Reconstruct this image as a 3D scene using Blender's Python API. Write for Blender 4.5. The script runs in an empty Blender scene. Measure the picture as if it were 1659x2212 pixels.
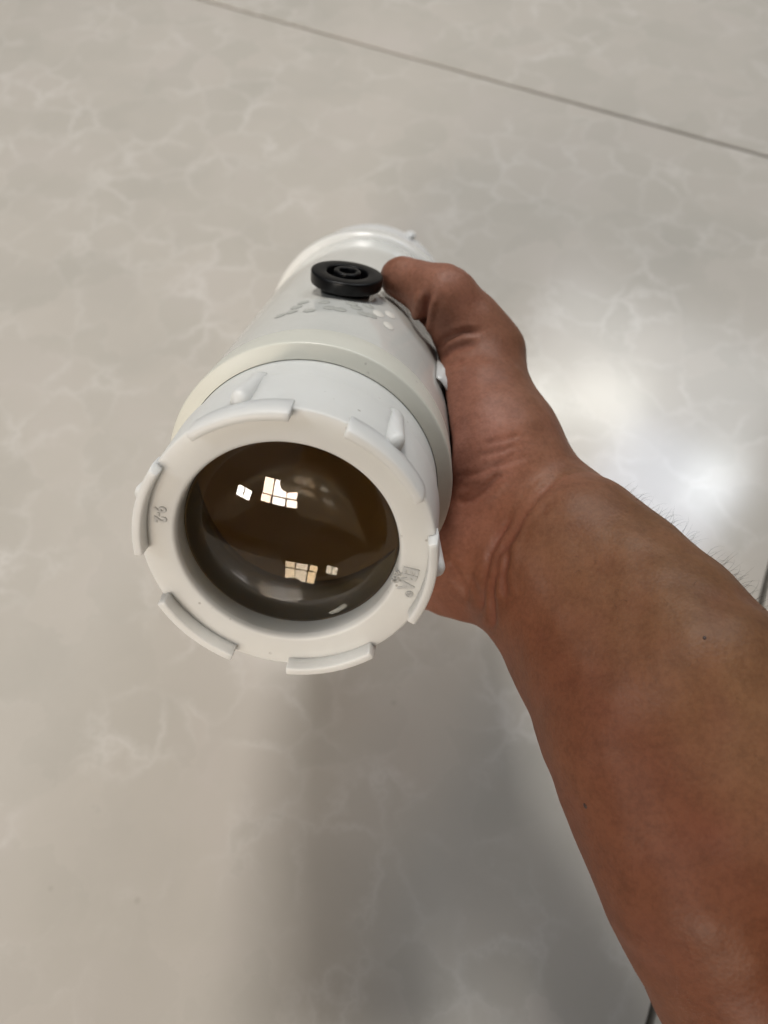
import bpy, bmesh, math, random
import numpy as np
from mathutils import Vector, Matrix, Euler

random.seed(7)
rng = np.random.default_rng(7)
DEBUG = False
scene = bpy.context.scene
C = scene.collection

# ------------------------------------------------------------------ camera, world, light, exposure
TILT = math.radians(30.0)
CAM_H = 0.45
cam_d = bpy.data.cameras.new("camera")
cam = bpy.data.objects.new("camera", cam_d)
C.objects.link(cam)
cam.location = (0, 0, CAM_H)
cam.rotation_euler = (TILT, 0, 0)
cam_d.sensor_fit = 'VERTICAL'
cam_d.sensor_height = 36.0
FPX = 1661.0                       # focal length in pixels of a 1659 x 2212 frame
cam_d.lens = 36.0 * FPX / 2212.0
cam_d.clip_start = 0.01
cam_d.clip_end = 100
cam_d.dof.use_dof = True
cam_d.dof.focus_distance = 0.245
cam_d.dof.aperture_fstop = 9.5
scene.camera = cam
scene.render.resolution_x, scene.render.resolution_y = 768, 1024
scene.view_settings.view_transform = 'Standard'
scene.view_settings.look = 'None'
scene.view_settings.exposure = 0.14
scene.cycles.use_denoising = True
scene.cycles.max_bounces = 10
scene.cycles.transparent_max_bounces = 8
scene.cycles.blur_glossy = 0.5

world = bpy.data.worlds.new("World")
scene.world = world
world.use_nodes = True
bg = world.node_tree.nodes['Background']
bg.inputs[0].default_value = (0.90, 0.86, 0.80, 1)
bg.inputs[1].default_value = 0.07

def area(name, loc, target, sx, sy, power, color):
    l = bpy.data.lights.new(name, 'AREA')
    l.shape = 'RECTANGLE'; l.size = sx; l.size_y = sy
    l.energy = power; l.color = color
    o = bpy.data.objects.new(name, l); C.objects.link(o)
    o.location = loc
    o.rotation_euler = (Vector(target) - Vector(loc)).to_track_quat('-Z', 'Y').to_euler()
    return o

# daylight from a window ahead on the right, a few brighter and bluer patches in it, and a warm ceiling lamp ahead, with added fill behind on the left
WIN = Vector((0.86, 1.62, 1.76)); WT = (0.12, 0.25, 0.1)
area("window_light", WIN, WT, 0.85, 0.80, 5.5, (0.95, 0.98, 1.0))
area("sky_light", WIN + Vector((0.02, -0.34, -0.12)), WT, 0.40, 0.34, 2.0, (0.60, 0.74, 1.0))
area("bright_pane", WIN + Vector((-0.36, 0.10, 0.02)), WT, 0.26, 0.24, 1.3, (0.97, 1.0, 0.94))
area("bright_pane", WIN + Vector((-0.02, 0.20, 0.10)), WT, 0.26, 0.22, 1.3, (1.0, 1.0, 0.93))
area("bright_pane", WIN + Vector((0.26, -0.22, 0.02)), WT, 0.16, 0.18, 0.75, (0.97, 1.0, 0.95))
area("ceiling_bounce", (-0.3, 1.8, 2.6), (-0.3, 1.8, 0.0), 6.0, 10.0, 7, (0.98, 0.985, 1.0))
area("ceiling_lamp", (-0.20, 1.37, 2.4), (0, 0.2, 0), 0.52, 0.46, 29, (1.0, 0.97, 0.92))
area("added_fill", (-1.75, -0.35, 2.05), (-0.1, 0.1, 0.2), 0.6, 0.6, 8, (0.90, 0.95, 1.0))  # added fill lamp that brightens the nut's bore
# a barred window behind the photographer's left side, pane by pane, and a smaller one beside it
WB = Vector((-0.83, -2.2, 1.36)); back = (Vector((-0.03, 0.1, 0.27)) - WB).normalized()
wx = back.cross(Vector((0, 0, 1))).normalized(); wz = wx.cross(back)
for i, tint in enumerate(((1.0, 0.80, 0.58), (1.0, 0.91, 0.82), (1.0, 0.86, 0.70))):
    for j, hh in enumerate((0.36, 0.17)):
        c = WB + wx * (i - 1) * (0.262 + 0.02 * j) + wz * (0.10 - j * 0.295)
        area("window_pane", c, c + back, (0.20, 0.27, 0.22)[i], hh, (0.20, 0.27, 0.22)[i] * hh * 98, tint)
WB2 = Vector((-1.43, -1.8, 1.05)); back2 = (Vector((-0.03, 0.1, 0.27)) - WB2).normalized()
for i in (-1, 1):
    c = WB2 + back2.cross(Vector((0, 0, 1))).normalized() * 0.075 * i
    area("window_pane", c, c + back2, 0.135, 0.22, 3.2, (1.0, 0.96, 0.90))

# ------------------------------------------------------------------ frames of reference
Rc = Matrix.Rotation(TILT, 3, 'X')
Rn = np.array(Rc)
CAMP = np.array([0, 0, CAM_H])
def w_(p):                          # camera space in mm -> world in m
    p = np.asarray(p, float)
    return p @ Rn.T * 0.001 + CAMP
C0 = np.array([-29.0, -10.5, -229.5])          # centre of the front face of the canister
A_ = np.array([0.0704, 0.4829, -0.8729]); A_ /= np.linalg.norm(A_)
U_ = np.cross(A_, [0, 1.0, 0]); U_ /= np.linalg.norm(U_)
V_ = np.cross(U_, A_)
def ray(x, y):
    d = np.array([(x - 829.5) / FPX, -(y - 1106.0) / FPX, -1.0])
    return d / np.linalg.norm(d)
def P(x, y, depth):
    d = ray(x, y)
    return d * (depth / -d[2])
def Q(s, phi, r):                   # canister coordinates: along the axis, angle from the top, radius
    q = math.radians(phi)
    return C0 + A_ * s + r * (math.cos(q) * V_ + math.sin(q) * U_)
def hit(x, y, R):
    d = ray(x, y); o = -C0
    dp = d - A_ * (d @ A_); op = o - A_ * (o @ A_)
    a, b, c = dp @ dp, 2 * dp @ op, op @ op - R * R
    D = max(b * b - 4 * a * c, 0)
    return d * ((-b - math.sqrt(D)) / 2 / a)
def face_hit(x, y, s=0.0):
    d = ray(x, y)
    return d * (((C0 + A_ * s) @ A_) / (d @ A_))
def pipe_co(p):
    q = np.asarray(p) - C0
    return q @ A_, math.degrees(math.atan2(q @ U_, q @ V_)), math.hypot(q @ U_, q @ V_)

# matrix of the canister: local x=U, y=V(up), z=-A (towards the viewer), metres
Mc = Matrix.Identity(4)
zc = -A_
for i in range(3):
    pass
cols = [Rn @ U_, Rn @ V_, Rn @ zc]
org = w_(C0)
for i in range(3):
    for j in range(3):
        Mc[i][j] = cols[j][i]
    Mc[i][3] = org[i]

# ------------------------------------------------------------------ materials
def mat(name):
    m = bpy.data.materials.new(name); m.use_nodes = True
    nt = m.node_tree
    return m, nt, nt.nodes['Principled BSDF']
def N(nt, t, **kw):
    n = nt.nodes.new(t)
    for k, v in kw.items():
        if k in n.inputs: n.inputs[k].default_value = v
        else: setattr(n, k, v)
    return n
def ramp(nt, fac, stops):
    r = nt.nodes.new('ShaderNodeValToRGB')
    e = r.color_ramp.elements
    while len(e) < len(stops): e.new(0.5)
    for i, (p, c) in enumerate(stops):
        e[i].position = p; e[i].color = (*c, 1) if len(c) == 3 else c
    nt.links.new(fac, r.inputs[0])
    return r
def mixc(nt, fac, a, b, mode='MIX'):
    m = nt.nodes.new('ShaderNodeMix'); m.data_type = 'RGBA'; m.blend_type = mode
    for sock, v in ((m.inputs[0], fac), (m.inputs[6], a), (m.inputs[7], b)):
        if hasattr(v, 'default_value') or hasattr(v, 'links'): nt.links.new(v, sock)
        else: sock.default_value = v if not isinstance(v, tuple) else (*v, 1)
    return m.outputs[2]

def plastic(name, col, rough, dirt=0.5, seed=0.0, coat=0.0, sss=0.0):
    m, nt, b = mat(name)
    tc = N(nt, 'ShaderNodeTexCoord')
    mp = N(nt, 'ShaderNodeMapping'); mp.inputs['Location'].default_value = (seed, seed * 2, seed * 3)
    nt.links.new(tc.outputs['Object'], mp.inputs[0])
    n1 = N(nt, 'ShaderNodeTexNoise', Scale=55.0, Detail=5.0, Roughness=0.6)
    n2 = N(nt, 'ShaderNodeTexNoise', Scale=420.0, Detail=3.0, Roughness=0.55)
    n3 = N(nt, 'ShaderNodeTexVoronoi', Scale=190.0)
    for n in (n1, n2, n3): nt.links.new(mp.outputs[0], n.inputs['Vector'])
    tone = ramp(nt, n1.outputs[0], [(0.3, tuple(c * 0.955 for c in col)), (0.65, col)])
    sp = ramp(nt, n3.outputs['Distance'], [(0.07, (1, 1, 1)), (0.13, (0, 0, 0))])
    gate = ramp(nt, n1.outputs[0], [(0.54, (0, 0, 0)), (0.66, (dirt, dirt, dirt))])
    mm = N(nt, 'ShaderNodeMath', operation='MULTIPLY')
    nt.links.new(sp.outputs[0], mm.inputs[0]); nt.links.new(gate.outputs[0], mm.inputs[1])
    c = mixc(nt, mm.outputs[0], tone.outputs[0], (0.22, 0.19, 0.15))
    nt.links.new(c, b.inputs['Base Color'])
    rr = N(nt, 'ShaderNodeMapRange')
    rr.inputs[3].default_value = rough * 0.8; rr.inputs[4].default_value = rough * 1.25
    nt.links.new(n1.outputs[0], rr.inputs[0]); nt.links.new(rr.outputs[0], b.inputs['Roughness'])
    bp = N(nt, 'ShaderNodeBump', Strength=0.10, Distance=0.0004)
    nt.links.new(n2.outputs[0], bp.inputs['Height']); nt.links.new(bp.outputs[0], b.inputs['Normal'])
    b.inputs['Coat Weight'].default_value = coat
    b.inputs['Subsurface Weight'].default_value = sss            # the plastic is slightly translucent
    b.inputs['Subsurface Radius'].default_value = (1.0, 0.97, 0.92); b.inputs['Subsurface Scale'].default_value = 0.008
    b.inputs['Coat Roughness'].default_value = 0.06
    return m

M = {}
M['nut'] = plastic('white_moulded_plastic', (0.79, 0.79, 0.765), 0.42, 0.85, 1.3, 0.0, 0.6)
M['ring'] = plastic('cream_plastic', (0.76, 0.75, 0.665), 0.36, 0.8, 4.1)
M['body'] = plastic('glossy_white_plastic', (0.74, 0.74, 0.70), 0.14, 0.3, 7.7, 0.5)
M['collar'] = plastic('lip_highlight_plastic', (0.88, 0.87, 0.83), 0.25, 0.2, 3.3, 0.4)  # whiter than the pipe: the lip's highlight is put into the colour
M['end'] = plastic('white_end_plastic', (0.80, 0.80, 0.79), 0.3, 0.2, 9.7)

m, nt, b = mat('black_rubber'); M['black'] = m
n1 = N(nt, 'ShaderNodeTexNoise', Scale=300.0, Detail=4.0)
r = ramp(nt, n1.outputs[0], [(0.3, (0.003, 0.003, 0.0035)), (0.8, (0.007, 0.007, 0.008))])
nt.links.new(r.outputs[0], b.inputs['Base Color']); b.inputs['Roughness'].default_value = 0.30; b.inputs['Specular IOR Level'].default_value = 0.28

m, nt, b = mat('lens_glass'); M['glass'] = m
b.inputs['Base Color'].default_value = (0.86, 0.76, 0.60, 1)
b.inputs['Roughness'].default_value = 0.0
b.inputs['Transmission Weight'].default_value = 1.0
b.inputs['IOR'].default_value = 1.52
m, nt, b = mat('dark_brown_interior'); M['inner'] = m
b.inputs['Base Color'].default_value = (0.34, 0.255, 0.135, 1); b.inputs['Roughness'].default_value = 0.6
m, nt, b = mat('taupe_interior_wall'); M['inwall'] = m
b.inputs['Base Color'].default_value = (0.17, 0.152, 0.108, 1); b.inputs['Roughness'].default_value = 0.5

# ------------------------------------------------------------------ helpers for objects
def link_mesh(name, me, material, parent=None, smooth=True):
    o = bpy.data.objects.new(name, me); C.objects.link(o)
    if material: me.materials.append(material)
    if smooth: me.shade_smooth()
    if parent: o.parent = parent
    return o
def from_bm(name, bm, material, parent=None, smooth=True):
    bmesh.ops.recalc_face_normals(bm, faces=bm.faces)
    me = bpy.data.meshes.new(name); bm.to_mesh(me); bm.free()
    return link_mesh(name, me, material, parent, smooth)
def tag(o, label, cat, group=None, kind=None):
    if label: o['label'] = label
    if cat: o['category'] = cat
    if group: o['group'] = group
    if kind: o['kind'] = kind
def autosmooth(o, deg=35):
    md = o.modifiers.new('bevel', 'BEVEL'); md.limit_method = 'ANGLE'; md.angle_limit = math.radians(deg)
    return md
def lathe(bm, prof, seg=160, closed=True):
    """prof: list of (s, r) in mm; s runs along the axis away from the viewer."""
    rings = []
    for s, r_ in prof:
        rings.append([bm.verts.new((r_ * math.sin(t) * 1e-3, r_ * math.cos(t) * 1e-3, -s * 1e-3))
                      for t in (2 * math.pi * k / seg for k in range(seg))])
    n = len(rings)
    for i in range(n if closed else n - 1):
        a, b2 = rings[i], rings[(i + 1) % n]
        for k in range(seg):
            bm.faces.new((a[k], a[(k + 1) % seg], b2[(k + 1) % seg], b2[k]))
    return rings
def rounded(prof, rad, n=4):
    """rounds the corners of a closed (s, r) profile; rad per corner"""
    out = []
    L = len(prof)
    for i in range(L):
        p0, p1, p2 = np.array(prof[i - 1], float), np.array(prof[i], float), np.array(prof[(i + 1) % L], float)
        q = rad[i] if isinstance(rad, (list, tuple)) else rad
        if q <= 0: out.append(tuple(p1)); continue
        d0 = (p0 - p1); l0 = np.linalg.norm(d0); d0 /= l0
        d2 = (p2 - p1); l2 = np.linalg.norm(d2); d2 /= l2
        q = min(q, l0 * .45, l2 * .45)
        a, c = p1 + d0 * q, p1 + d2 * q
        for k in range(n + 1):
            t = k / n
            out.append(tuple((1 - t) ** 2 * a + 2 * t * (1 - t) * p1 + t * t * c))
    return out

# ------------------------------------------------------------------ floor of polished tiles
def floor_pt(x, y):
    d = Rn @ ray(x, y)
    return CAMP + d * (-CAM_H / d[2])
fa, fb = floor_pt(440, 0), floor_pt(1659, 338)
ga, gb = floor_pt(1659, 1185), floor_pt(1365, 2212)
d1 = (fb - fa)[:2]; d1 /= np.linalg.norm(d1)
d2 = (gb - ga)[:2]; d2 /= np.linalg.norm(d2)
print('grout angle', math.degrees(math.acos(d1 @ d2)))
# corner where the two joints meet
T_ = np.linalg.solve(np.array([d1, -d2]).T, (ga - fa)[:2])
corner = fa[:2] + d1 * T_[0]
ex = d1; ey = np.array([-d1[1], d1[0]])
fang = math.atan2(d1[1], d1[0])

def tile_material():
    m, nt, b = mat('polished_marble_tile')
    tc = N(nt, 'ShaderNodeTexCoord')
    oi = N(nt, 'ShaderNodeObjectInfo')
    off = N(nt, 'ShaderNodeVectorMath', operation='SCALE'); off.inputs[3].default_value = 37.0
    nt.links.new(oi.outputs['Random'], off.inputs[0])
    add = N(nt, 'ShaderNodeVectorMath', operation='ADD')
    nt.links.new(tc.outputs['Object'], add.inputs[0]); nt.links.new(off.outputs[0], add.inputs[1])
    # warped coordinates
    nw = N(nt, 'ShaderNodeTexNoise', Scale=22.0, Detail=5.0, Roughness=0.62)
    nt.links.new(add.outputs[0], nw.inputs['Vector'])
    sub = N(nt, 'ShaderNodeVectorMath', operation='SUBTRACT'); sub.inputs[1].default_value = (.5, .5, .5)
    nt.links.new(nw.outputs['Color'], sub.inputs[0])
    sc = N(nt, 'ShaderNodeVectorMath', operation='SCALE'); sc.inputs[3].default_value = 0.055
    nt.links.new(sub.outputs[0], sc.inputs[0])
    wp = N(nt, 'ShaderNodeVectorMath', operation='ADD')
    nt.links.new(add.outputs[0], wp.inputs[0]); nt.links.new(sc.outputs[0], wp.inputs[1])
    v = N(nt, 'ShaderNodeTexVoronoi', Scale=27.0); v.feature = 'DISTANCE_TO_EDGE'
    nt.links.new(wp.outputs[0], v.inputs['Vector'])
    vc = N(nt, 'ShaderNodeTexVoronoi', Scale=27.0)
    nt.links.new(wp.outputs[0], vc.inputs['Vector'])
    vein = ramp(nt, v.outputs['Distance'], [(0.0, (.85, .85, .85)), (0.035, (.45, .45, .45)), (0.13, (0, 0, 0))])
    gate_n = N(nt, 'ShaderNodeTexNoise', Scale=17.0, Detail=4.0)
    nt.links.new(add.outputs[0], gate_n.inputs['Vector'])
    gate = ramp(nt, gate_n.outputs[0], [(0.44, (0.04, 0.04, 0.04)), (0.72, (1, 1, 1))])
    vm = N(nt, 'ShaderNodeMath', operation='MULTIPLY')
    nt.links.new(vein.outputs[0], vm.inputs[0]); nt.links.new(gate.outputs[0], vm.inputs[1])
    cl = N(nt, 'ShaderNodeTexNoise', Scale=11.0, Detail=6.0, Roughness=0.55)
    nt.links.new(wp.outputs[0], cl.inputs['Vector'])
    base = ramp(nt, cl.outputs[0], [(0.30, (0.51, 0.480, 0.435)), (0.5, (0.54, 0.506, 0.458)), (0.70, (0.56, 0.520, 0.478))])
    bw = N(nt, 'ShaderNodeRGBToBW'); nt.links.new(vc.outputs['Color'], bw.inputs[0])
    cell = ramp(nt, bw.outputs[0], [(0.1, (0.95, 0.952, 0.945)), (0.9, (1.02, 1.015, 1.012))])
    c1 = mixc(nt, 1.0, base.outputs[0], cell.outputs[0], 'MULTIPLY')
    c2 = mixc(nt, vm.outputs[0], c1, (0.66, 0.63, 0.59))
    # a few dark specks of dirt
    sv = N(nt, 'ShaderNodeTexVoronoi', Scale=14.0); nt.links.new(add.outputs[0], sv.inputs['Vector'])
    sp = ramp(nt, sv.outputs['Distance'], [(0.012, (0.35, 0.35, 0.35)), (0.03, (0, 0, 0))])
    c3 = mixc(nt, sp.outputs[0], c2, (0.34, 0.31, 0.27))
    nt.links.new(c3, b.inputs['Base Color'])
    b.inputs['Roughness'].default_value = 0.15
    b.inputs['Specular IOR Level'].default_value = 0.62
    return m
M['tile'] = tile_material()
m, nt, b = mat('grey_grout'); M['grout'] = m
n1 = N(nt, 'ShaderNodeTexNoise', Scale=60.0, Detail=4.0)
r = ramp(nt, n1.outputs[0], [(0.3, (0.020, 0.021, 0.020)), (0.7, (0.034, 0.035, 0.033))])
nt.links.new(r.outputs[0], b.inputs['Base Color']); b.inputs['Roughness'].default_value = 0.85

bm = bmesh.new()
S_ = 14.0
for x, y in ((-S_, -S_), (S_, -S_), (S_, S_), (-S_, S_)): bm.verts.new((x, y, -0.012))
bm.faces.new(bm.verts)
floor = from_bm('floor', bm, M['grout'], None, False)
floor['kind'] = 'structure'
TS, GAP, BV = 1.0, 0.0036, 0.0007
bm = bmesh.new()
h = TS / 2 - GAP / 2
lo = [bm.verts.new((sx * h, sy * h, -0.0125)) for sx, sy in ((-1, -1), (1, -1), (1, 1), (-1, 1))]
mi = [bm.verts.new((sx * h, sy * h, -BV)) for sx, sy in ((-1, -1), (1, -1), (1, 1), (-1, 1))]
hi = [bm.verts.new((sx * (h - BV), sy * (h - BV), 0)) for sx, sy in ((-1, -1), (1, -1), (1, 1), (-1, 1))]
for a_, b_ in ((lo, mi), (mi, hi)):
    for k in range(4): bm.faces.new((a_[k], a_[(k + 1) % 4], b_[(k + 1) % 4], b_[k]))
bm.faces.new(hi)
first = None
for j in (-2, -1, 0, 1):
    for i in (-2, -1, 0, 1):
        c = corner + ex * (i + .5) * TS + ey * (j + .5) * TS
        if np.hypot(c[0], c[1] - .4) > 1.9: continue
        if first is None:
            first = from_bm('tile', bm, M['tile'], floor, False); o = first
        else:
            o = first.copy(); C.objects.link(o)
        o.parent = floor
        o.location = (c[0], c[1], 0); o.rotation_euler = (0, 0, fang)

# ------------------------------------------------------------------ the canister
can = bpy.data.objects.new('pipe_canister', None); C.objects.link(can)
can.matrix_world = Mc
tag(can, 'white plastic pipe canister with a dark domed lens, held in the hand', 'canister')

def child(name, bm, material, parent=can, smooth=True, bevel=0.0, seg=3):
    o = from_bm(name, bm, material, parent, smooth)
    if bevel:
        md = o.modifiers.new('bevel', 'BEVEL'); md.width = bevel; md.segments = seg
        md.limit_method = 'ANGLE'; md.angle_limit = math.radians(40)
    return o

# union nut: ring face with a wide bore, tapering skirt with a step
bm = bmesh.new()
prof = [(0, 34.2), (0, 45.0), (24.0, 44.6), (26.0, 43.4), (40.5, 42.6), (40.5, 33.0), (12.5, 33.0), (12.5, 34.0)]
prof = [(0, 34.2), (0, 44.7), (25, 45.3), (26.5, 44.85), (47.0, 44.1), (47.0, 33.6), (2, 33.6)]
lathe(bm, rounded(prof, [0.9, 0.9, 1.2, 1.2, 0.3, 0.3, 0.2]))
nut = child('union_nut', bm, M['nut'])

# lugs on the rim of the nut and ribs along its skirt
def face_angle(x, y, s=0):
    p = face_hit(x, y, s) - C0
    return math.degrees(math.atan2(p @ U_, p @ V_)), math.hypot(p @ U_, p @ V_)
LUGS = [((405, 945), (628, 898)), ((752, 938), (910, 1078)), ((937, 1172), (880, 1342)),
        ((800, 1402), (612, 1440)), ((510, 1410), (350, 1296)), ((305, 1200), (332, 1018))]
for p0, p1 in LUGS:
    a0, r0 = face_angle(*p0, -4.5); a1, r1 = face_angle(*p1, -4.5)
    print('lug', round(a0), round(a1), round(r0, 1), round(r1, 1))
def lug_mesh(span):
    bm = bmesh.new()
    n = 18
    pr = [(0.5, 42.2), (-4.8, 42.4), (-5.2, 42.6), (-5.2, 44.6), (-4.8, 45.1), (0.5, 45.5), (5.0, 45.2)]
    secs = []
    for k in range(n + 1):
        t = math.radians(-span / 2 + span * k / n)
        secs.append([bm.verts.new((r_ * math.sin(t) * 1e-3, r_ * math.cos(t) * 1e-3, -s * 1e-3)) for s, r_ in pr])
    L = len(pr)
    for k in range(n):
        for i in range(L):
            bm.faces.new((secs[k][i], secs[k][(i + 1) % L], secs[k + 1][(i + 1) % L], secs[k + 1][i]))
    bm.faces.new(secs[0]); bm.faces.new(secs[-1])
    bmesh.ops.recalc_face_normals(bm, faces=bm.faces)
    me = bpy.data.meshes.new('lug'); bm.to_mesh(me); bm.free(); return me
LUG_ME = lug_mesh(38.5)
for k in range(6):
    if k == 0:
        o = lug0 = link_mesh('lug', LUG_ME, M['nut'], nut)
        md = o.modifiers.new('bevel', 'BEVEL'); md.width = 0.0008; md.segments = 3
        md.limit_method = 'ANGLE'; md.angle_limit = math.radians(50)
    else:
        o = lug0.copy(); C.objects.link(o); o.parent = nut
    a0 = face_angle(*LUGS[k][0], -4.5)[0]; a1 = face_angle(*LUGS[k][1], -4.5)[0]
    d = (a1 - a0 + 180) % 360 - 180
    o.rotation_euler = (0, 0, -math.radians(a0 + d / 2))
# rounded ribs
bm = bmesh.new()
n, mseg = 14, 16
secs = []
for k in range(n + 1):
    t = k / n
    s = 3.0 + 26.0 * t
    e = min(1.0, math.sqrt(max(0.0, 1 - max(0, (0.16 - t) / 0.16) ** 2)) + 0.02)
    hgt = 4.7 * e * (1 - 0.70 * t); wid = 3.0 * (0.35 + 0.65 * e)
    secs.append([bm.verts.new((wid * math.cos(q) * 1e-3, (44.3 + hgt * math.sin(q)) * 1e-3, -s * 1e-3))
                 for q in (math.pi * i / mseg for i in range(mseg + 1))])
for k in range(n):
    for i in range(mseg):
        bm.faces.new((secs[k][i], secs[k][i + 1], secs[k + 1][i + 1], secs[k + 1][i]))
bm.faces.new(secs[0]); bm.faces.new(secs[-1])
rib0 = child('rib', bm, M['nut'], nut)
RIBS = [(515, 850, 16), (858, 945, 16), (940, 1225, 16)]
angs = []
for x, y, s in RIBS:
    p = hit(x, y, 46.5); angs.append(pipe_co(p)[1])
print('rib angles', angs)
RA = [-12.5, 46.5, 104, 165.5, 228, 289.5]
for k, an in enumerate(RA):
    o = rib0
    if k: o = rib0.copy(); C.objects.link(o); o.parent = nut
    o.rotation_euler = (0, 0, -math.radians(an))

# raised lettering moulded into the nut's face
def face_text(body, px, size, rot_deg, name, squeeze=1.0, bold=0.0, height=0.00035):
    cu = bpy.data.curves.new(name, 'FONT'); cu.body = body; cu.size = size * 1e-3
    cu.align_x = 'CENTER'; cu.align_y = 'CENTER'; cu.extrude = height * 0.3; cu.bevel_depth = 0.00028; cu.bevel_resolution = 2
    cu.offset = (bold - 0.10) * 1e-3
    o = bpy.data.objects.new(name, cu); C.objects.link(o)
    bpy.context.view_layer.update()
    me = bpy.data.meshes.new_from_object(o)
    bpy.data.objects.remove(o)
    p = face_hit(*px) - C0
    o = link_mesh(name, me, M['nut'], nut, False)
    o.location = (p @ U_ * 1e-3, p @ V_ * 1e-3, 0.0)
    o.rotation_euler = (0, 0, math.radians(rot_deg)); o.scale = (squeeze, 1, 1)
    return o
face_text('9-2', (345, 1111), 4.9, -98, 'raised_digits', 0.85, 0.06)
face_text('ERA', (881, 1250), 6.3, -106, 'raised_lettering', 0.74, 0.13)
face_text('\u00ae', (883, 1283), 2.9, -112, 'raised_mark')
face_text('\u516c\u5143', (855, 1245), 2.3, -106, 'raised_characters', 0.95)

# dark bore behind the lens
bm = bmesh.new()
lathe(bm, [(8.6, 33.45), (26, 33.4), (29, 27.0), (36, 27.0), (36, 33.5), (8.6, 33.55)])
child('lens_seat', bm, M['inwall'])
bm = bmesh.new()
rr_ = lathe(bm, [(29.5, 27.1), (70, 27.1), (70, 0.01)], closed=False)
child('lens_chamber', bm, M['inner'])
# the domed lens, a solid of glass
bm = bmesh.new()
RL, se = 33.4, 8.1
prof = []
bul = 6.8
Rs = (RL ** 2 + bul ** 2) / (2 * bul)
for k in range(33):
    r_ = RL * k / 32
    prof.append((se - (math.sqrt(Rs * Rs - r_ * r_) - (Rs - bul)), max(r_, 0.005)))
prof.append((se + 2.0, RL))
bk = 4.0
Rb = (RL ** 2 + bk ** 2) / (2 * bk)
for k in range(32, -1, -1):
    r_ = RL * k / 32 * 0.995
    prof.append((se + 2.2 + (math.sqrt(Rb * Rb - r_ * r_) - (Rb - bk)), max(r_, 0.005)))
lathe(bm, prof, 160, closed=False)
bmesh.ops.remove_doubles(bm, verts=bm.verts, dist=2e-5)
lens = child('lens', bm, M['glass'])
lens['label'] = 'dark glossy domed glass lens'

# cream coupling ring, pipe body, end cap
bm = bmesh.new()
lathe(bm, rounded([(41.2, 44.5), (43.8, 49.6), (60.0, 49.2), (60.0, 44.5)], [0.4, 0.9, 0.2, 0.2]))
child('coupling_ring', bm, M['ring'])
bm = bmesh.new()
lathe(bm, rounded([(50.0, 46.0), (50.0, 48.9), (240.0, 49.3), (240.0, 46.0)], [0.2, 0.2, .2, .2], 5))
pipe = child('pipe_body', bm, M['body'])
bm = bmesh.new()
lathe(bm, rounded([(234.0, 49.1), (236.5, 52.6), (248.0, 52.6), (251.0, 49.0), (251.0, 46.0), (234.0, 46.0)], [0.5, 2.2, 2.5, 1.0, 0.2, 0.2], 6))
child('end_collar', bm, M['collar'])
bm = bmesh.new()
lathe(bm, rounded([(246.0, 0.01), (246.0, 48.4), (297.0, 47.8), (303.0, 44.0), (303.0, 0.01)], [0, 0.2, 3.0, 3.0, 0], 5), closed=False)
endcap = child('end_cap', bm, M['end'])
bm = bmesh.new()
bmesh.ops.create_uvsphere(bm, u_segments=14, v_segments=10, radius=0.0035)
o = child('moulding_nub', bm, M['end'], endcap)
p = hit(886, 508, 48.6) - C0
o.location = (p @ U_ * 1e-3, p @ V_ * 1e-3, -(p @ A_) * 1e-3); o.scale = (1, .7, 2.2)

# black knob standing on the pipe
KS, KP = 117.0, 8.5
knob_bm = bmesh.new()
def lathe_y(bm, prof, seg=96, closed=False):
    rings = []
    for h_, r_ in prof:
        rings.append([bm.verts.new((r_ * math.cos(t) * 1e-3, r_ * math.sin(t) * 1e-3, h_ * 1e-3))
                      for t in (2 * math.pi * k / seg for k in range(seg))])
    for i in range(len(rings) - 1):
        for k in range(seg):
            bm.faces.new((rings[i][k], rings[i][(k + 1) % seg], rings[i + 1][(k + 1) % seg], rings[i + 1][k]))
lathe_y(knob_bm, rounded([(-3.0, 0.01), (-3.0, 9.5), (2.6, 10.5), (2.6, 14.2), (7.7, 14.4), (7.7, 8.4), (3.6, 8.0), (3.6, 0.01)],
                         [0, 0, .6, .9, .9, .5, .4, 0], 4))
knob = child('knob', knob_bm, M['black'])
q = math.radians(KP)
knob.location = (49.0 * math.sin(q) * 1e-3, 49.0 * math.cos(q) * 1e-3, -KS * 1e-3)
nrm = Vector((math.sin(q), math.cos(q), 0))
knob.rotation_euler = (nrm + Vector((0.03, 0, 0.09))).normalized().to_track_quat('Z', 'X').to_euler()
bm = bmesh.new()
lathe_y(bm, rounded([(3.4, 5.6), (8.3, 5.3), (8.3, 3.4), (5.0, 3.2), (5.0, 0.01)], [0, .5, .4, .3, 0], 3), 48)
child('stud', bm, M['black'], knob)

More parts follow.
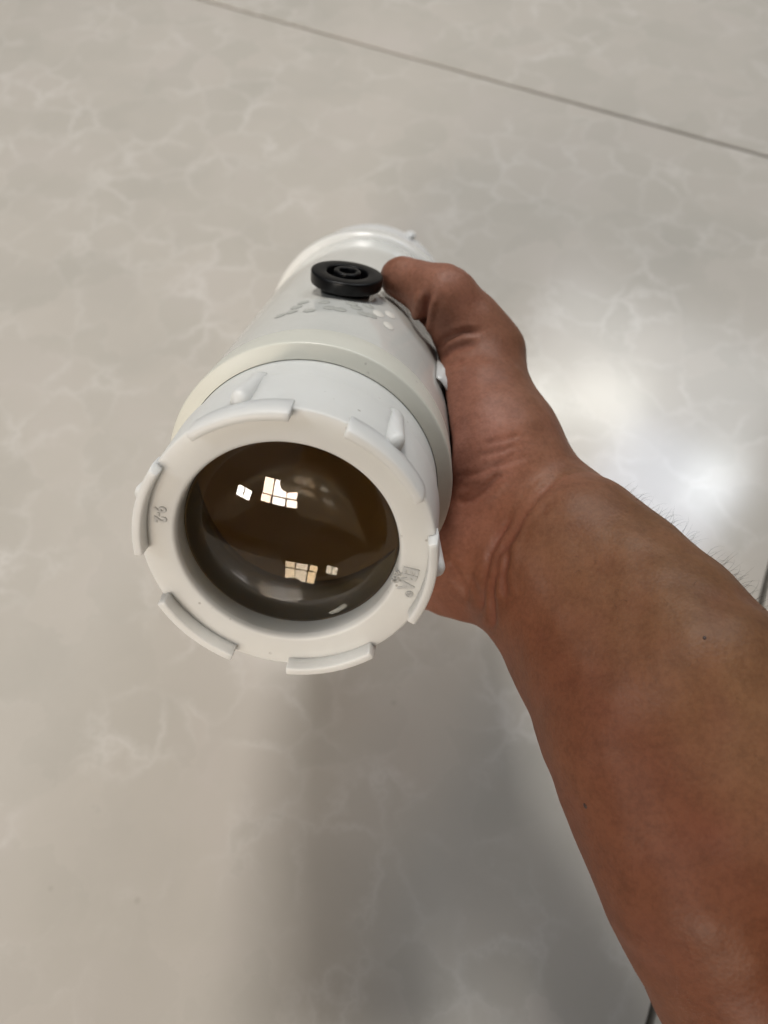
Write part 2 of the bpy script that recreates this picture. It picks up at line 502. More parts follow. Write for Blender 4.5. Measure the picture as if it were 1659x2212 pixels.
# lamp reflections in front of the knob, built as small coloured ovals on the pipe
m, nt, b = mat('lit_bulb_reflection'); b.inputs['Base Color'].default_value = (0.90, 0.87, 0.80, 1); b.inputs['Roughness'].default_value = 0.25; M['pale'] = m
m, nt, b = mat('grey_bulb_reflection'); b.inputs['Base Color'].default_value = (0.52, 0.52, 0.48, 1); b.inputs['Roughness'].default_value = 0.3; M['grey'] = m
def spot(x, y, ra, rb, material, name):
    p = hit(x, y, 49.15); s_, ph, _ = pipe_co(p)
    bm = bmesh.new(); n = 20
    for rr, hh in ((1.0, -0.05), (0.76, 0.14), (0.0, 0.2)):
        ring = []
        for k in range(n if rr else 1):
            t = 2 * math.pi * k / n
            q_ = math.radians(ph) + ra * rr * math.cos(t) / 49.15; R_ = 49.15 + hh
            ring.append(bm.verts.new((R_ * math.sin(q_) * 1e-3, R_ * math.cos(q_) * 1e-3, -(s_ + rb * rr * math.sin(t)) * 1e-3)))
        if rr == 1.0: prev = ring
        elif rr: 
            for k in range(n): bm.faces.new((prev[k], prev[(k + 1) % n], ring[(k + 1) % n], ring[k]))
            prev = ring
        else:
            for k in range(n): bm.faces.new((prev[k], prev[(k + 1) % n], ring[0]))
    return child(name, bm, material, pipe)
for x, y in ((818, 677), (843, 679), (840, 703)): spot(x, y, 2.3, 3.8, M['pale'], 'lit_bulb_reflection')
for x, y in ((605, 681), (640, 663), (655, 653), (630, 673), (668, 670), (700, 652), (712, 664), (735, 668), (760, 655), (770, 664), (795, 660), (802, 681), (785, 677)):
    spot(x, y, 2.4, 2.4, M['grey'], 'bulb_reflection')
# crumpled clear film between the thumb and the pipe
bm = bmesh.new(); fr_ = random.Random(5)
gx, gy = 7, 9
grid = []
for j in range(gy):
    row = []
    for i in range(gx):
        s_ = 84 + 30 * j / (gy - 1); ph = 62 + 15 * i / (gx - 1)
        p = Q(s_, ph, 49.6 + 6.0 * math.sin(math.pi * i / (gx - 1)) * math.sin(math.pi * (j + .4) / gy) + fr_.uniform(-0.9, 0.9) * (0 < i < gx - 1)) - C0
        row.append(bm.verts.new((p @ U_ * 1e-3, p @ V_ * 1e-3, -(p @ A_) * 1e-3)))
    grid.append(row)
for j in range(gy - 1):
    for i in range(gx - 1): bm.faces.new((grid[j][i], grid[j][i + 1], grid[j + 1][i + 1], grid[j + 1][i]))
m, nt, b = mat('milky_film'); b.inputs['Base Color'].default_value = (0.85, 0.85, 0.84, 1); b.inputs['Roughness'].default_value = 0.2
b.inputs['Transmission Weight'].default_value = 0.25
film = child('tape_film', bm, m, can, True)
md = film.modifiers.new('solid', 'SOLIDIFY'); md.thickness = 0.0002

# ------------------------------------------------------------------ the person: hand and arm grown from a distance field
def surface_nets(d, origin, h):
    """naive surface nets on a numpy grid"""
    s = d < 0
    nx, ny, nz = d.shape
    corners = [(i, j, k) for i in (0, 1) for j in (0, 1) for k in (0, 1)]
    cs = np.stack([s[i:nx - 1 + i, j:ny - 1 + j, k:nz - 1 + k] for i, j, k in corners], 0)
    cnt = cs.sum(0)
    act = (cnt > 0) & (cnt < 8)
    idx = np.argwhere(act)
    vid = -np.ones(act.shape, np.int64); vid[act] = np.arange(len(idx))
    acc = np.zeros((len(idx), 3)); w = np.zeros(len(idx))
    val = [d[idx[:, 0] + i, idx[:, 1] + j, idx[:, 2] + k] for i, j, k in corners]
    for a in range(8):
        for b2 in range(a + 1, 8):
            if sum(abs(np.array(corners[a]) - np.array(corners[b2]))) != 1: continue
            va, vb = val[a], val[b2]
            m_ = (va < 0) != (vb < 0)
            t = np.where(m_, va / np.where(m_, va - vb, 1), 0)
            pa, pb = np.array(corners[a], float), np.array(corners[b2], float)
            acc += np.where(m_[:, None], pa + t[:, None] * (pb - pa), 0); w += m_
    vt = (idx + acc / w[:, None]) * h + origin
    quads = []
    for ax in range(3):
        sl0 = [slice(None)] * 3; sl1 = [slice(None)] * 3
        sl0[ax] = slice(0, -1); sl1[ax] = slice(1, None)
        A = s[tuple(sl0)]; B = s[tuple(sl1)]
        e = np.argwhere(A != B)
        o1, o2 = [(1, 2), (2, 0), (0, 1)][ax]
        ok = (e[:, o1] > 0) & (e[:, o2] > 0) & (e[:, o1] < d.shape[o1] - 1) & (e[:, o2] < d.shape[o2] - 1)
        e = e[ok]
        def v_(da, db):
            f_ = e.copy(); f_[:, o1] -= da; f_[:, o2] -= db
            return vid[f_[:, 0], f_[:, 1], f_[:, 2]]
        qd = np.stack([v_(1, 1), v_(0, 1), v_(0, 0), v_(1, 0)], 1)
        fl = ~A[e[:, 0], e[:, 1], e[:, 2]]
        qd[fl] = qd[fl][:, ::-1]
        quads.append(qd)
    quads = np.concatenate(quads)
    quads = quads[(quads >= 0).all(1)]
    return vt, quads

class Field:
    def __init__(self, lo, hi, h):
        self.lo = np.array(lo, float); self.h = h
        self.n = np.ceil((np.array(hi) - self.lo) / h).astype(int) + 1
        self.d = np.full(self.n, 60.0, np.float32)
    def box(self, lo, hi):
        i0 = np.clip(np.floor((lo - self.lo) / self.h).astype(int), 0, self.n - 1)
        i1 = np.clip(np.ceil((hi - self.lo) / self.h).astype(int) + 1, 1, self.n)
        sl = tuple(slice(a, b2) for a, b2 in zip(i0, i1))
        g = np.meshgrid(*[(np.arange(a, b2) * self.h + o).astype(np.float32) for a, b2, o in zip(i0, i1, self.lo)], indexing='ij')
        return sl, g
    def cone(self, a, ra, b, rb, k=6.0, cut=False):
        """round cone (a sphere swept from a to b with changing radius), smoothly joined"""
        a = np.array(a, float); b = np.array(b, float)
        m_ = max(ra, rb) + k + 8
        sl, (x, y, z) = self.box(np.minimum(a, b) - m_, np.maximum(a, b) + m_)
        ab = (b - a); L = max(ab @ ab, 1e-9)
        px, py, pz = x - np.float32(a[0]), y - np.float32(a[1]), z - np.float32(a[2])
        t = np.clip((px * np.float32(ab[0]) + py * np.float32(ab[1]) + pz * np.float32(ab[2])) / np.float32(L), 0, 1)
        e = np.sqrt((px - t * np.float32(ab[0])) ** 2 + (py - t * np.float32(ab[1])) ** 2 + (pz - t * np.float32(ab[2])) ** 2) - (ra + t * (rb - ra))
        D = self.d[sl]
        if cut:
            h_ = np.clip(0.5 - 0.5 * (D + e) / k, 0, 1)
            self.d[sl] = D + (-e - D) * h_ + k * h_ * (1 - h_)
        else:
            h_ = np.clip(0.5 + 0.5 * (D - e) / k, 0, 1)
            self.d[sl] = D + (e - D) * h_ - k * h_ * (1 - h_)
    def chain(self, pts, k=6.0):
        """several round cones joined end to end, then joined smoothly to what is there"""
        g = Field(self.lo, self.lo + (self.n - 1) * self.h, self.h)
        for (a, ra), (b, rb) in zip(pts[:-1], pts[1:]): g.cone(a, ra, b, rb, 0.6)
        D, e = self.d, g.d
        h_ = np.clip(0.5 + 0.5 * (D - e) / k, 0, 1)
        self.d = D + (e - D) * h_ - k * h_ * (1 - h_)

F = Field((-75, -330, -430), (235, 150, -105), 1.6)
# forearm, two muscle masses side by side
ST = [((1245, 985), (1047, 1335), 34.0), ((1340, 1040), (1088, 1420), 36.2), ((1450, 1125), (1133, 1510), 38.2),
      ((1560, 1215), (1173, 1610), 40.2), ((1659, 1318), (1213, 1735), 42.0), ((1760, 1450), (1262, 1865), 43.6),
      ((1880, 1620), (1330, 2040), 45.0), ((2000, 1820), (1430, 2235), 45.8)]
secs = []
for (rx, ry), (lx, ly), hw in ST:
    n_ = math.hypot(rx - lx, ry - ly); ox, oy = (rx - lx) / n_ * 9, (ry - ly) / n_ * 9
    rx -= ox; ry -= oy; lx += ox * 1.3; ly += oy * 1.3
    hp = math.hypot(rx - lx, ry - ly) / 2
    dep = hw * FPX / hp
    R_, L_ = P(rx, ry, dep), P(lx, ly, dep)
    secs.append((R_, L_, hw))
d_end = (secs[-1][0] + secs[-1][1]) / 2 - (secs[0][0] + secs[0][1]) / 2
d_end /= np.linalg.norm(d_end)
side = secs[-1][0] - secs[-1][1]; side /= np.linalg.norm(side)
ctr = (secs[-1][0] + secs[-1][1]) / 2
for ext, hw in ((60, 46.0), (120, 45.0)):
    c = ctr + d_end * ext
    secs.append((c + side * hw, c - side * hw, hw))
ra_, la_ = [], []
for i, (R_, L_, hw) in enumerate(secs):
    r_ = hw * (0.66 if i == 0 else 0.70)
    c = (R_ + L_) / 2; dv = (R_ - L_) / np.linalg.norm(R_ - L_)
    ra_.append((c + dv * (hw - r_), r_)); la_.append((c - dv * (hw - r_), r_ * 0.99))
F.chain(ra_, 8); F.chain(la_, 8)
ELBOW = (secs[-1][0] + secs[-1][1]) / 2
# wrist and palm
WR, WL = P(1168, 1098, 288), P(1100, 1240, 292)
F.cone(WR, 20, P(1074, 977, 298), 24.0, 6)
F.chain([(P(1074, 977, 298), 24.0), (P(1040, 882, 305), 21.8), (P(1043, 775, 315), 16.2)], 8)    # thenar
F.cone(WL, 22, P(1008, 1208, 303), 22.5, 7)                       # heel of the hand
F.cone(P(1008, 1208, 303), 22.5, P(938, 1222, 318), 18.5, 7)
F.cone(P(1080, 1130, 298), 20, P(1020, 1100, 315), 20, 9)
F.cone(P(1032, 1243, 299), 15.5, P(985, 1235, 305), 17.5, 3)
# thumb
tip = hit(868, 603, 49.5 + 8.5)
dis = hit(908, 621, 49.5 + 10.5)
ipj = hit(958, 645, 49.5 + 15)
MCP = P(1036, 762, 315)
print('thumb depths', tip[2], dis[2], ipj[2])
F.chain([(tip, 9.0), (dis, 10.6), (ipj, 12.4)], 4)
F.chain([(ipj, 12.4), ((ipj + MCP) / 2 + np.array([1.2, 1.4, 0]), 14.2), (MCP, 16.0)], 4)
# four fingers wrapped round the far underside of the pipe
fing = [(170, 100, 13.0), (147, 103, 13.2), (124, 106, 12.4), (103, 110, 11.2)]
for s, p0, r0 in fing:
    ch = [(Q(s, p0, 49.5 + 17), r0 + 2), (Q(s + 1, p0 + 42, 49.5 + 14), r0 * .92), (Q(s, p0 + 72, 49.5 + 10.5), r0 * .84), (Q(s - 1, p0 + 92, 49.5 + 8.5), r0 * .72)]
    F.chain(ch, 3)
    F.cone(Q(s, p0, 49.5 + 17), r0 + 2, (WR + WL) / 2 + np.array([-6, 4, -12]), 19, 9)
F.cone(Q(165, 92, 66), 13, MCP, 15, 10)        # web of the thumb
# flatten the skin where it presses on the pipe
F.cone(Q(60, 0, 0), 49.6, Q(250, 0, 0), 50.2, 1.2, cut=True)
F.cone(Q(20, 0, 0), 49.9, Q(56, 0, 0), 50.0, 1.2, cut=True)

verts, quads = surface_nets(F.d, F.lo, F.h)
# keep the largest piece
me = bpy.data.meshes.new('body'); me.from_pydata(verts.tolist(), [], quads.tolist())
bm = bmesh.new(); bm.from_mesh(me)
seen = set(); best = []
for v in bm.verts:
    if v.index in seen: continue
    st, comp = [v], []
    seen.add(v.index)
    while st:
        q_ = st.pop(); comp.append(q_)
        for e_ in q_.link_edges:
            o2 = e_.other_vert(q_)
            if o2.index not in seen: seen.add(o2.index); st.append(o2)
    if len(comp) > len(best): best = comp
keep = set(x.index for x in best)
bmesh.ops.delete(bm, geom=[v for v in bm.verts if v.index not in keep], context='VERTS')
for _ in range(3):
    bmesh.ops.smooth_vert(bm, verts=bm.verts, factor=0.5, use_axis_x=True, use_axis_y=True, use_axis_z=True)
bmesh.ops.subdivide_edges(bm, edges=bm.edges, cuts=1, use_grid_fill=True)
bmesh.ops.smooth_vert(bm, verts=bm.verts, factor=0.5, use_axis_x=True, use_axis_y=True, use_axis_z=True)
bmesh.ops.smooth_vert(bm, verts=bm.verts, factor=0.5, use_axis_x=True, use_axis_y=True, use_axis_z=True)
bm.to_mesh(me); bm.free()
nv = len(me.vertices)
co = np.empty(nv * 3); me.vertices.foreach_get('co', co); co = co.reshape(-1, 3)
no = np.empty(nv * 3); me.vertices.foreach_get('normal', no); no = no.reshape(-1, 3)
# orient the normals outwards
cen = co.mean(0)
if ((co - cen) * no).sum() < 0:
    me.flip_normals(); me.vertices.foreach_get('normal', no.reshape(-1)); no = no.reshape(-1, 3)
print('body verts', nv)
px = 829.5 + FPX * co[:, 0] / -co[:, 2]
py = 1106.0 - FPX * co[:, 1] / -co[:, 2]
facing = (no * (-co / np.linalg.norm(co, axis=1)[:, None])).sum(1) > -0.1
def polyd(pts):
    """distance in picture pixels to a polyline, with the position along it"""
    best_ = np.full(nv, 1e9); tt = np.zeros(nv)
    n_ = len(pts) - 1
    for i in range(n_):
        a = np.array(pts[i], float); b2 = np.array(pts[i + 1], float); ab = b2 - a
        t = np.clip(((px - a[0]) * ab[0] + (py - a[1]) * ab[1]) / (ab @ ab), 0, 1)
        dd = np.hypot(px - a[0] - t * ab[0], py - a[1] - t * ab[1])
        m_ = dd < best_; best_[m_] = dd[m_]; tt[m_] = ((i + t) / n_)[m_]
    return best_, tt
disp = np.zeros(nv)
def crease(pts, depth, width, bulge=0.35):
    dd, t = polyd(pts)
    fade = np.clip(np.minimum(t, 1 - t) * 6 + 0.15, 0, 1) * facing
    g = np.exp(-(dd / width) ** 2)
    rim = np.exp(-((dd - 2.1 * width) / (1.1 * width)) ** 2)
    global disp
    disp = disp + fade * (-depth * g + depth * bulge * rim)
# wrist and palm creases, thumb joint creases (drawn where the photograph has them)
crease([(1060, 1362), (1062, 1335), (1060, 1270), (1075, 1200), (1100, 1150)], 1.4, 8, 0.15)
crease([(1040, 1325), (1044, 1262), (1058, 1195), (1080, 1150), (1108, 1112)], 1.2, 7, 0.15)
crease([(1085, 1235), (1098, 1175), (1125, 1120), (1160, 1075), (1205, 1030)], 0.9, 8)
crease([(1010, 1300), (1006, 1268), (985, 1235), (968, 1215)], 0.9, 9)
crease([(1040, 1318), (1028, 1270), (1010, 1240)], 1.0, 8)
crease([(985, 1090), (1020, 1078), (1055, 1050), (1095, 1012)], 0.9, 9)
crease([(995, 1030), (1040, 1020), (1090, 998), (1125, 975)], 0.45, 7)
crease([(1030, 985), (1075, 975), (1120, 962)], 0.35, 6)
crease([(1045, 960), (1090, 950), (1125, 940)], 0.35, 6)
crease([(1060, 1010), (1105, 1000), (1140, 985)], 0.35, 6)
crease([(908, 712), (912, 690), (915, 668), (924, 630)], 3.2, 8)
crease([(944, 756), (962, 732), (1000, 718), (1040, 716)], 0.9, 7)
crease([(950, 774), (985, 752), (1025, 742)], 0.75, 7)
crease([(965, 790), (1000, 778)], 0.6, 7)
crease([(1128, 1150), (1150, 1120), (1190, 1085)], 0.5, 9)
crease([(1092, 1295), (1085, 1240), (1100, 1190)], 1.0, 9)
crease([(985, 568), (1000, 580), (1012, 590)], 0.4, 7)
# gentle unevenness
for _ in range(26):
    k_ = rng.normal(size=3); k_ /= np.linalg.norm(k_); k_ *= 2 * math.pi / rng.uniform(9, 40)
    disp += 0.055 * np.sin(co @ k_ + rng.uniform(0, 6.28))
# tendons under the wrist
for pts, hgt, wd in (([(1110, 1190), (1190, 1330), (1290, 1500)], 0.5, 24), ([(1165, 1130), (1260, 1250), (1380, 1390)], 0.3, 26)):
    dd, t = polyd(pts); disp += hgt * np.exp(-(dd / wd) ** 2) * np.clip((1 - t) * 2, 0, 1) * facing
co += no * disp[:, None]
me.vertices.foreach_set('co', w_(co).reshape(-1))
# skin tone: redder on the palm and thumb pad, browner on the forearm
along = ((co - (secs[0][0] + secs[0][1]) / 2) @ d_end)
if DEBUG:
    T_R = [(985, 570), (1010, 590), (1113, 705), (1150, 800), (1190, 880), (1210, 930), (1245, 985), (1310, 1025), (1400, 1085), (1530, 1190), (1600, 1265)]
    T_L = [(1047, 1335), (1090, 1420), (1120, 1470), (1160, 1570), (1200, 1690), (1260, 1860), (1320, 2010), (1385, 2150)]
    print('right', [(x, y, round(px[np.abs(py - y) < 4].max() - x)) for x, y in T_R])
    print('left', [(x, y, round(px[np.abs(py - y) < 4].min() - x)) for x, y in T_L])
    print('top', [(x, round(py[np.abs(px - x) < 4].min())) for x in (830, 850, 900, 950, 985)], 'bottom', [(x, round(py[(np.abs(px - x) < 4) & (py < 1500)].max())) for x in (940, 985, 1020)])
palm = 1 / (1 + np.exp((along + 2) / 9)) * (0.55 + 0.45 / (1 + np.exp(-(py - 900) / 60)))
dors = np.clip((px - (py - 1106) * 0.2 - 1110) / 90, 0, 1) * (along < 0)
tone = np.clip(palm * (1 - 0.5 * dors), 0, 1)
at = me.attributes.new('palm', 'FLOAT', 'POINT'); at.data.foreach_set('value', tone.astype(np.float32))
lat = ((px - 1150) * 0.83 - (py - 1160) * 0.55)           # across the forearm, in the photograph's pixels
ruddy = np.clip(0.55 - lat / 260 + np.clip(along - 40, 0, 200) / 260, 0, 1) * (1 - palm)
ruddy = np.clip(ruddy + 0.12 * np.sin(co @ np.array([.11, .07, .05])) * np.sin(co @ np.array([-.05, .09, .08])), 0, 1)
at3 = me.attributes.new('ruddy', 'FLOAT', 'POINT'); at3.data.foreach_set('value', ruddy.astype(np.float32))
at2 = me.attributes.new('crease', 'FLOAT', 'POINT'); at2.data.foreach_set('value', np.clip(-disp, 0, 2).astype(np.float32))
me.update()

m, nt, b = mat('skin'); M['skin'] = m
tc = N(nt, 'ShaderNodeTexCoord')
aa = N(nt, 'ShaderNodeAttribute'); aa.attribute_name = 'palm'
ab_ = N(nt, 'ShaderNodeAttribute'); ab_.attribute_name = 'crease'
n1 = N(nt, 'ShaderNodeTexNoise', Scale=28.0, Detail=6.0, Roughness=0.6)
n2 = N(nt, 'ShaderNodeTexNoise', Scale=150.0, Detail=5.0, Roughness=0.65)
n3 = N(nt, 'ShaderNodeTexVoronoi', Scale=900.0)
for n in (n1, n2, n3): nt.links.new(tc.outputs['Object'], n.inputs['Vector'])
arm_c = ramp(nt, n1.outputs[0], [(0.32, (0.160, 0.077, 0.037)), (0.52, (0.185, 0.090, 0.044)), (0.70, (0.205, 0.098, 0.051))])
palm_c = ramp(nt, n1.outputs[0], [(0.32, (0.315, 0.128, 0.088)), (0.52, (0.355, 0.155, 0.112)), (0.70, (0.39, 0.178, 0.136))])
rud = N(nt, 'ShaderNodeAttribute'); rud.attribute_name = 'ruddy'
c0 = mixc(nt, rud.outputs['Fac'], arm_c.outputs[0], (0.145, 0.052, 0.026))
c1 = mixc(nt, aa.outputs['Fac'], c0, palm_c.outputs[0])
n4 = N(nt, 'ShaderNodeTexNoise', Scale=620.0, Detail=3.0, Roughness=0.7); nt.links.new(tc.outputs['Object'], n4.inputs['Vector'])
nadd = N(nt, 'ShaderNodeMath', operation='ADD'); nt.links.new(n2.outputs[0], nadd.inputs[0]); nt.links.new(n4.outputs[0], nadd.inputs[1])
nhalf = N(nt, 'ShaderNodeMath', operation='MULTIPLY'); nhalf.inputs[1].default_value = 0.5; nt.links.new(nadd.outputs[0], nhalf.inputs[0])
fr = ramp(nt, nhalf.outputs[0], [(0.38, (0.80, 0.77, 0.75)), (0.58, (1.05, 1.04, 1.03))])
c2 = mixc(nt, 1.0, c1, fr.outputs[0], 'MULTIPLY')
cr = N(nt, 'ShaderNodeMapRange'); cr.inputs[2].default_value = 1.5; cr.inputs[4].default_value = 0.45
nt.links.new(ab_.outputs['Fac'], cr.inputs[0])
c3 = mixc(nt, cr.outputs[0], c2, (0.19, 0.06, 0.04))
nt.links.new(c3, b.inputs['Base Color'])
b.inputs['Roughness'].default_value = 0.50; b.inputs['Specular IOR Level'].default_value = 0.24
b.inputs['Subsurface Weight'].default_value = 0.12
b.inputs['Subsurface Radius'].default_value = (1.0, 0.35, 0.2)
b.inputs['Subsurface Scale'].default_value = 0.004
bp1 = N(nt, 'ShaderNodeBump', Strength=0.17, Distance=0.0004); nt.links.new(n3.outputs['Distance'], bp1.inputs['Height'])
bp2 = N(nt, 'ShaderNodeBump', Strength=0.12, Distance=0.0008); nt.links.new(n2.outputs[0], bp2.inputs['Height'])
nt.links.new(bp1.outputs[0], bp2.inputs['Normal']); nt.links.new(bp2.outputs[0], b.inputs['Normal'])

person = bpy.data.objects.new('person', None); C.objects.link(person)
person.location = (0.2, -0.6, 0)
tag(person, 'person reaching in from the lower right, bare tanned forearm, hand gripping the white canister', 'person')
def keep_parent(o, par):
    bpy.context.view_layer.update()
    o.parent = par; o.matrix_parent_inverse = par.matrix_world.inverted()
body = link_mesh('body', me, M['skin'])
keep_parent(body, person)

# fine hairs on the outer edge of the forearm, two moles, the thumb nail
from mathutils.bvhtree import BVHTree
bvh = BVHTree.FromPolygons([tuple(v) for v in w_(co)], [tuple(p.vertices) for p in me.polygons])
hc = bpy.data.curves.new('arm_hair', 'CURVE'); hc.dimensions = '3D'; hc.bevel_depth = 0.00004; hc.bevel_resolution = 0
view = -co / np.linalg.norm(co, axis=1)[:, None]
rim = np.where((along > 12) & (along < 135) & (np.abs((no * view).sum(1)) < 0.22) & (px > 1330) & (py < 1420))[0]
inner = np.where((along > 15) & (along < 120) & ((no * view).sum(1) > 0.22) & (lat > 30) & (px < 1700))[0]
grow = d_end * 1.0
for vi in list(rng.choice(rim, 105)) + list(rng.choice(inner, 22)):
    p = co[vi]; n = no[vi]
    dr = grow * rng.uniform(-0.1, 0.9) + rng.normal(size=3) * 0.35
    L_ = rng.uniform(2.5, 6.8); bend = rng.normal(size=3) * 0.5
    sp_ = hc.splines.new('POLY'); sp_.points.add(4)
    q_ = p.copy()
    for k in range(5):
        t = k / 4
        sp_.points[k].co = (*w_(q_), 1); sp_.points[k].radius = 1 - 0.8 * t
        st = n * (0.9 - 0.5 * t) + dr * (0.35 + 0.6 * t) + bend * t * 0.6
        q_ = q_ + st / np.linalg.norm(st) * L_ / 4
m, nt, b = mat('dark_hair'); b.inputs['Base Color'].default_value = (0.018, 0.012, 0.009, 1); b.inputs['Roughness'].default_value = 0.5
hc.materials.append(m)
ho = bpy.data.objects.new('arm_hair', hc); C.objects.link(ho); ho['kind'] = 'stuff'; keep_parent(ho, person)
m, nt, b = mat('mole_skin'); b.inputs['Base Color'].default_value = (0.035, 0.014, 0.009, 1); b.inputs['Roughness'].default_value = 0.5
for x, y, r_ in ((1522, 1378, 0.55), (1264, 1741, 0.75)):
    hitp, hn, _, _ = bvh.ray_cast(Vector(CAMP), Vector(Rn @ ray(x, y)))
    bm = bmesh.new(); bmesh.ops.create_uvsphere(bm, u_segments=12, v_segments=8, radius=r_ * 1e-3)
    o = from_bm('mole', bm, m); o.location = hitp; o.rotation_euler = hn.to_track_quat('Z', 'Y').to_euler(); o.scale = (1.1, 0.9, 0.35); keep_parent(o, person)
# nail: a thin curved plate on the back of the thumb tip
td = (tip - dis) / np.linalg.norm(tip - dis)
up = np.array([0.10, 0.97, -0.12]); up -= td * (up @ td); up /= np.linalg.norm(up); sd = np.cross(td, up)
bm = bmesh.new(); rows = []
for i in range(8):
    a_ = -5.5 + 8.5 * i / 7
    row = []
    for j in range(9):
        q_ = math.radians(-40 + 80 * j / 8); rr = 9.15 + 0.02 * max(0, -a_) + 0.1 * (i == 7) - (1.1 if i == 0 else 0) + 0.09 * max(0, a_ * -1) * 0.3
        drop = max(0, a_) ** 2 * 0.12
        row.append(bm.verts.new(w_(tip + td * a_ * 0.85 + up * (rr * math.cos(q_) - drop) + sd * rr * math.sin(q_))))
    rows.append(row)
for i in range(7):
    for j in range(8): bm.faces.new((rows[i][j], rows[i][j + 1], rows[i + 1][j + 1], rows[i + 1][j]))
m, nt, b = mat('nail'); b.inputs['Base Color'].default_value = (0.36, 0.20, 0.17, 1); b.inputs['Roughness'].default_value = 0.3
nail = from_bm('thumb_nail', bm, m); md = nail.modifiers.new('solid', 'SOLIDIFY'); md.thickness = 0.0003; md.offset = 0; keep_parent(nail, person)

# the rest of the person, crouching behind the camera: head, upper arm, dark shirt and trousers
m, nt, b = mat('dark_cotton'); M['shirt'] = m
n1 = N(nt, 'ShaderNodeTexNoise', Scale=40.0, Detail=5.0)
r = ramp(nt, n1.outputs[0], [(0.3, (0.020, 0.018, 0.014)), (0.7, (0.034, 0.030, 0.024))])
nt.links.new(r.outputs[0], b.inputs['Base Color']); b.inputs['Roughness'].default_value = 0.9
def field_mesh(name, T):
    v2, q2 = surface_nets(T.d, T.lo, T.h)
    me = bpy.data.meshes.new(name); me.from_pydata((v2 * .001).tolist(), [], q2.tolist())
    return me
Ew = w_(ELBOW) * 1000
print('elbow world', Ew)
SH = np.array([275.0, -255, 500])
NK = np.array([170.0, -350, 640]); HD = np.array([175.0, -330, 740])
def ph_(x, y, z): return np.array([x, 0, CAM_H * 1000]) + np.array([0, math.cos(TILT), math.sin(TILT)]) * y + np.array([0, -math.sin(TILT), math.cos(TILT)]) * (z + 14)
SL = np.array([60.0, -300, 548]); EL = np.array([-150.0, -330, 520]); WL2 = ph_(-62, -110, 40)
T = Field((-260, -700, 100), (440, 80, 940), 9.0)
T.cone(Ew, 42, SH, 50, 20)
T.cone(SH, 55, NK - (0, 20, 60), 70, 30)
T.cone(NK - (0, 20, 60), 62, NK, 56, 20)
T.cone(NK, 56, HD + (0, -15, -20), 62, 20)
T.cone(HD + (0, -25, 10), 84, HD + (0, -5, 50), 80, 20)
T.cone(HD + (0, 30, -40), 52, HD + (0, 45, -60), 40, 25)
T.cone(HD + (0, 78, 5), 10, HD + (0, 88, -22), 15, 14)
for sx in (-1, 1):
    T.cone(HD + (sx * 82, -15, -8), 14, HD + (sx * 84, -20, 22), 17, 8)
    T.cone(HD + (sx * 32, 70, 24), 14, HD + (sx * 36, 68, 26), 13, 10)
T.cone(SL, 55, NK - (0, 20, 60), 60, 30)
T.chain([(SL, 48), (EL, 40), (WL2, 25)], 12)
me2 = field_mesh('head', T)
G = Field((-200, -190, 330), (90, 20, 560), 3.0)
G.chain([(EL + (WL2 - EL) * .7, 28), (WL2, 24)], 6)
for a_, b_, ra2, rb2 in ((WL2, ph_(-34, -95, 24), 22, 17), (WL2, ph_(-34, -55, 24), 22, 15)): G.cone(a_, ra2, b_, rb2, 8)
for k, dy in enumerate((-32, -55, -78, -100)):                       # four fingers come round the back of the phone's edge
    G.chain([(ph_(-40, dy, 22), 10.5 - k * .4), (ph_(-52, dy + 4, 8), 9 - k * .4), (ph_(-42, dy + 6, -9), 8 - k * .4), (ph_(-24 + k * 3, dy + 7, -9.5), 7 - k * .4)], 3)
G.chain([(ph_(-44, -70, 26), 13), (ph_(-38, -40, 22), 10.5), (ph_(-20, -22, 19), 8.5)], 4)
me3 = field_mesh('hand', G)
bm = bmesh.new(); bm.from_mesh(body.data); n0 = len(bm.verts); bm.from_mesh(me2); bm.from_mesh(me3)
bm.to_mesh(body.data); bm.free(); body.data.shade_smooth()
T = Field((20, -580, 600), (330, -60, 940), 9.0)
T.cone(HD + (0, -30, 18), 92, HD + (0, -16, 58), 87, 20)
T.cone(HD + (0, 95, -40), 70, HD + (0, 115, -20), 60, 20, cut=True)
m, nt, b = mat('black_hair'); b.inputs['Base Color'].default_value = (0.012, 0.01, 0.008, 1); b.inputs['Roughness'].default_value = 0.5
hair = link_mesh('hair', field_mesh('hair', T), m); keep_parent(hair, person)
T = Field((-340, -900, 60), (480, 60, 800), 12.0)
T.cone((180, -620, 330), 135, (165, -330, 520), 112, 40)
T.cone((60, -300, 545), 62, (260, -275, 525), 74, 50)
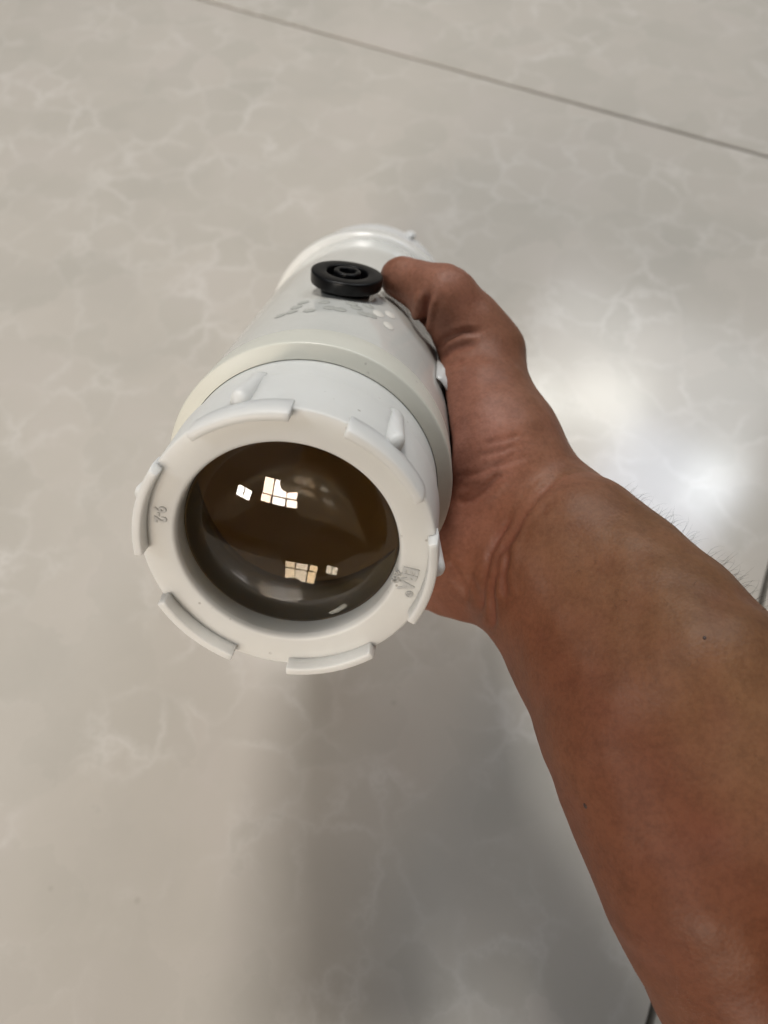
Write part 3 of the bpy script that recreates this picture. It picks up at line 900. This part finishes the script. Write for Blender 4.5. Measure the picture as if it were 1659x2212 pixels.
T.cone(SL, 66, SL + (EL - SL) * .4, 58, 20)
T.cone((60, -600, 300), 110, (240, -600, 300), 110, 50)
T.cone(SH, 72, Ew + (SH - Ew) * 0.30, 62, 30)
T.cone(NK - (0, 30, 50), 78, NK - (0, 15, 12), 72, 20)
shirt = link_mesh('shirt', field_mesh('shirt', T), M['shirt']); keep_parent(shirt, person)
T = Field((-380, -900, -20), (540, 60, 520), 12.0)
T.cone((230, -600, 250), 100, (375, -195, 375), 70, 30)
T.cone((375, -195, 375), 66, (320, -430, 45), 50, 20)
T.cone((140, -620, 240), 95, (-70, -275, 200), 74, 30)
T.cone((-70, -275, 190), 68, (-30, -560, 70), 55, 20)
m, nt, b = mat('dark_denim'); b.inputs['Base Color'].default_value = (0.02, 0.022, 0.03, 1); b.inputs['Roughness'].default_value = 0.9
tr = link_mesh('trousers', field_mesh('trousers', T), m); keep_parent(tr, person)
# the phone taking the picture, its lens at the camera
phone = bpy.data.objects.new('phone', None); C.objects.link(phone)
phone.matrix_world = Matrix.Translation((0, 0, CAM_H)) @ Matrix.Rotation(TILT, 4, 'X')
tag(phone, 'black mobile phone held level above the canister, just outside the view', 'phone')
m, nt, b = mat('black_phone_shell'); b.inputs['Base Color'].default_value = (0.012, 0.012, 0.014, 1); b.inputs['Roughness'].default_value = 0.35
bm = bmesh.new(); bmesh.ops.create_cube(bm, size=1)
bmesh.ops.scale(bm, vec=(0.074, 0.148, 0.008), verts=bm.verts); bmesh.ops.translate(bm, vec=(0.0, -0.060, 0.020), verts=bm.verts)
child('shell', bm, m, phone, False, 0.003)
bm = bmesh.new(); bmesh.ops.create_cube(bm, size=1)
bmesh.ops.scale(bm, vec=(0.068, 0.140, 0.0006), verts=bm.verts); bmesh.ops.translate(bm, vec=(0.0, -0.060, 0.0245), verts=bm.verts)
m, nt, b = mat('phone_screen'); b.inputs['Base Color'].default_value = (0.004, 0.004, 0.005, 1); b.inputs['Roughness'].default_value = 0.05
child('screen', bm, m, phone, False)
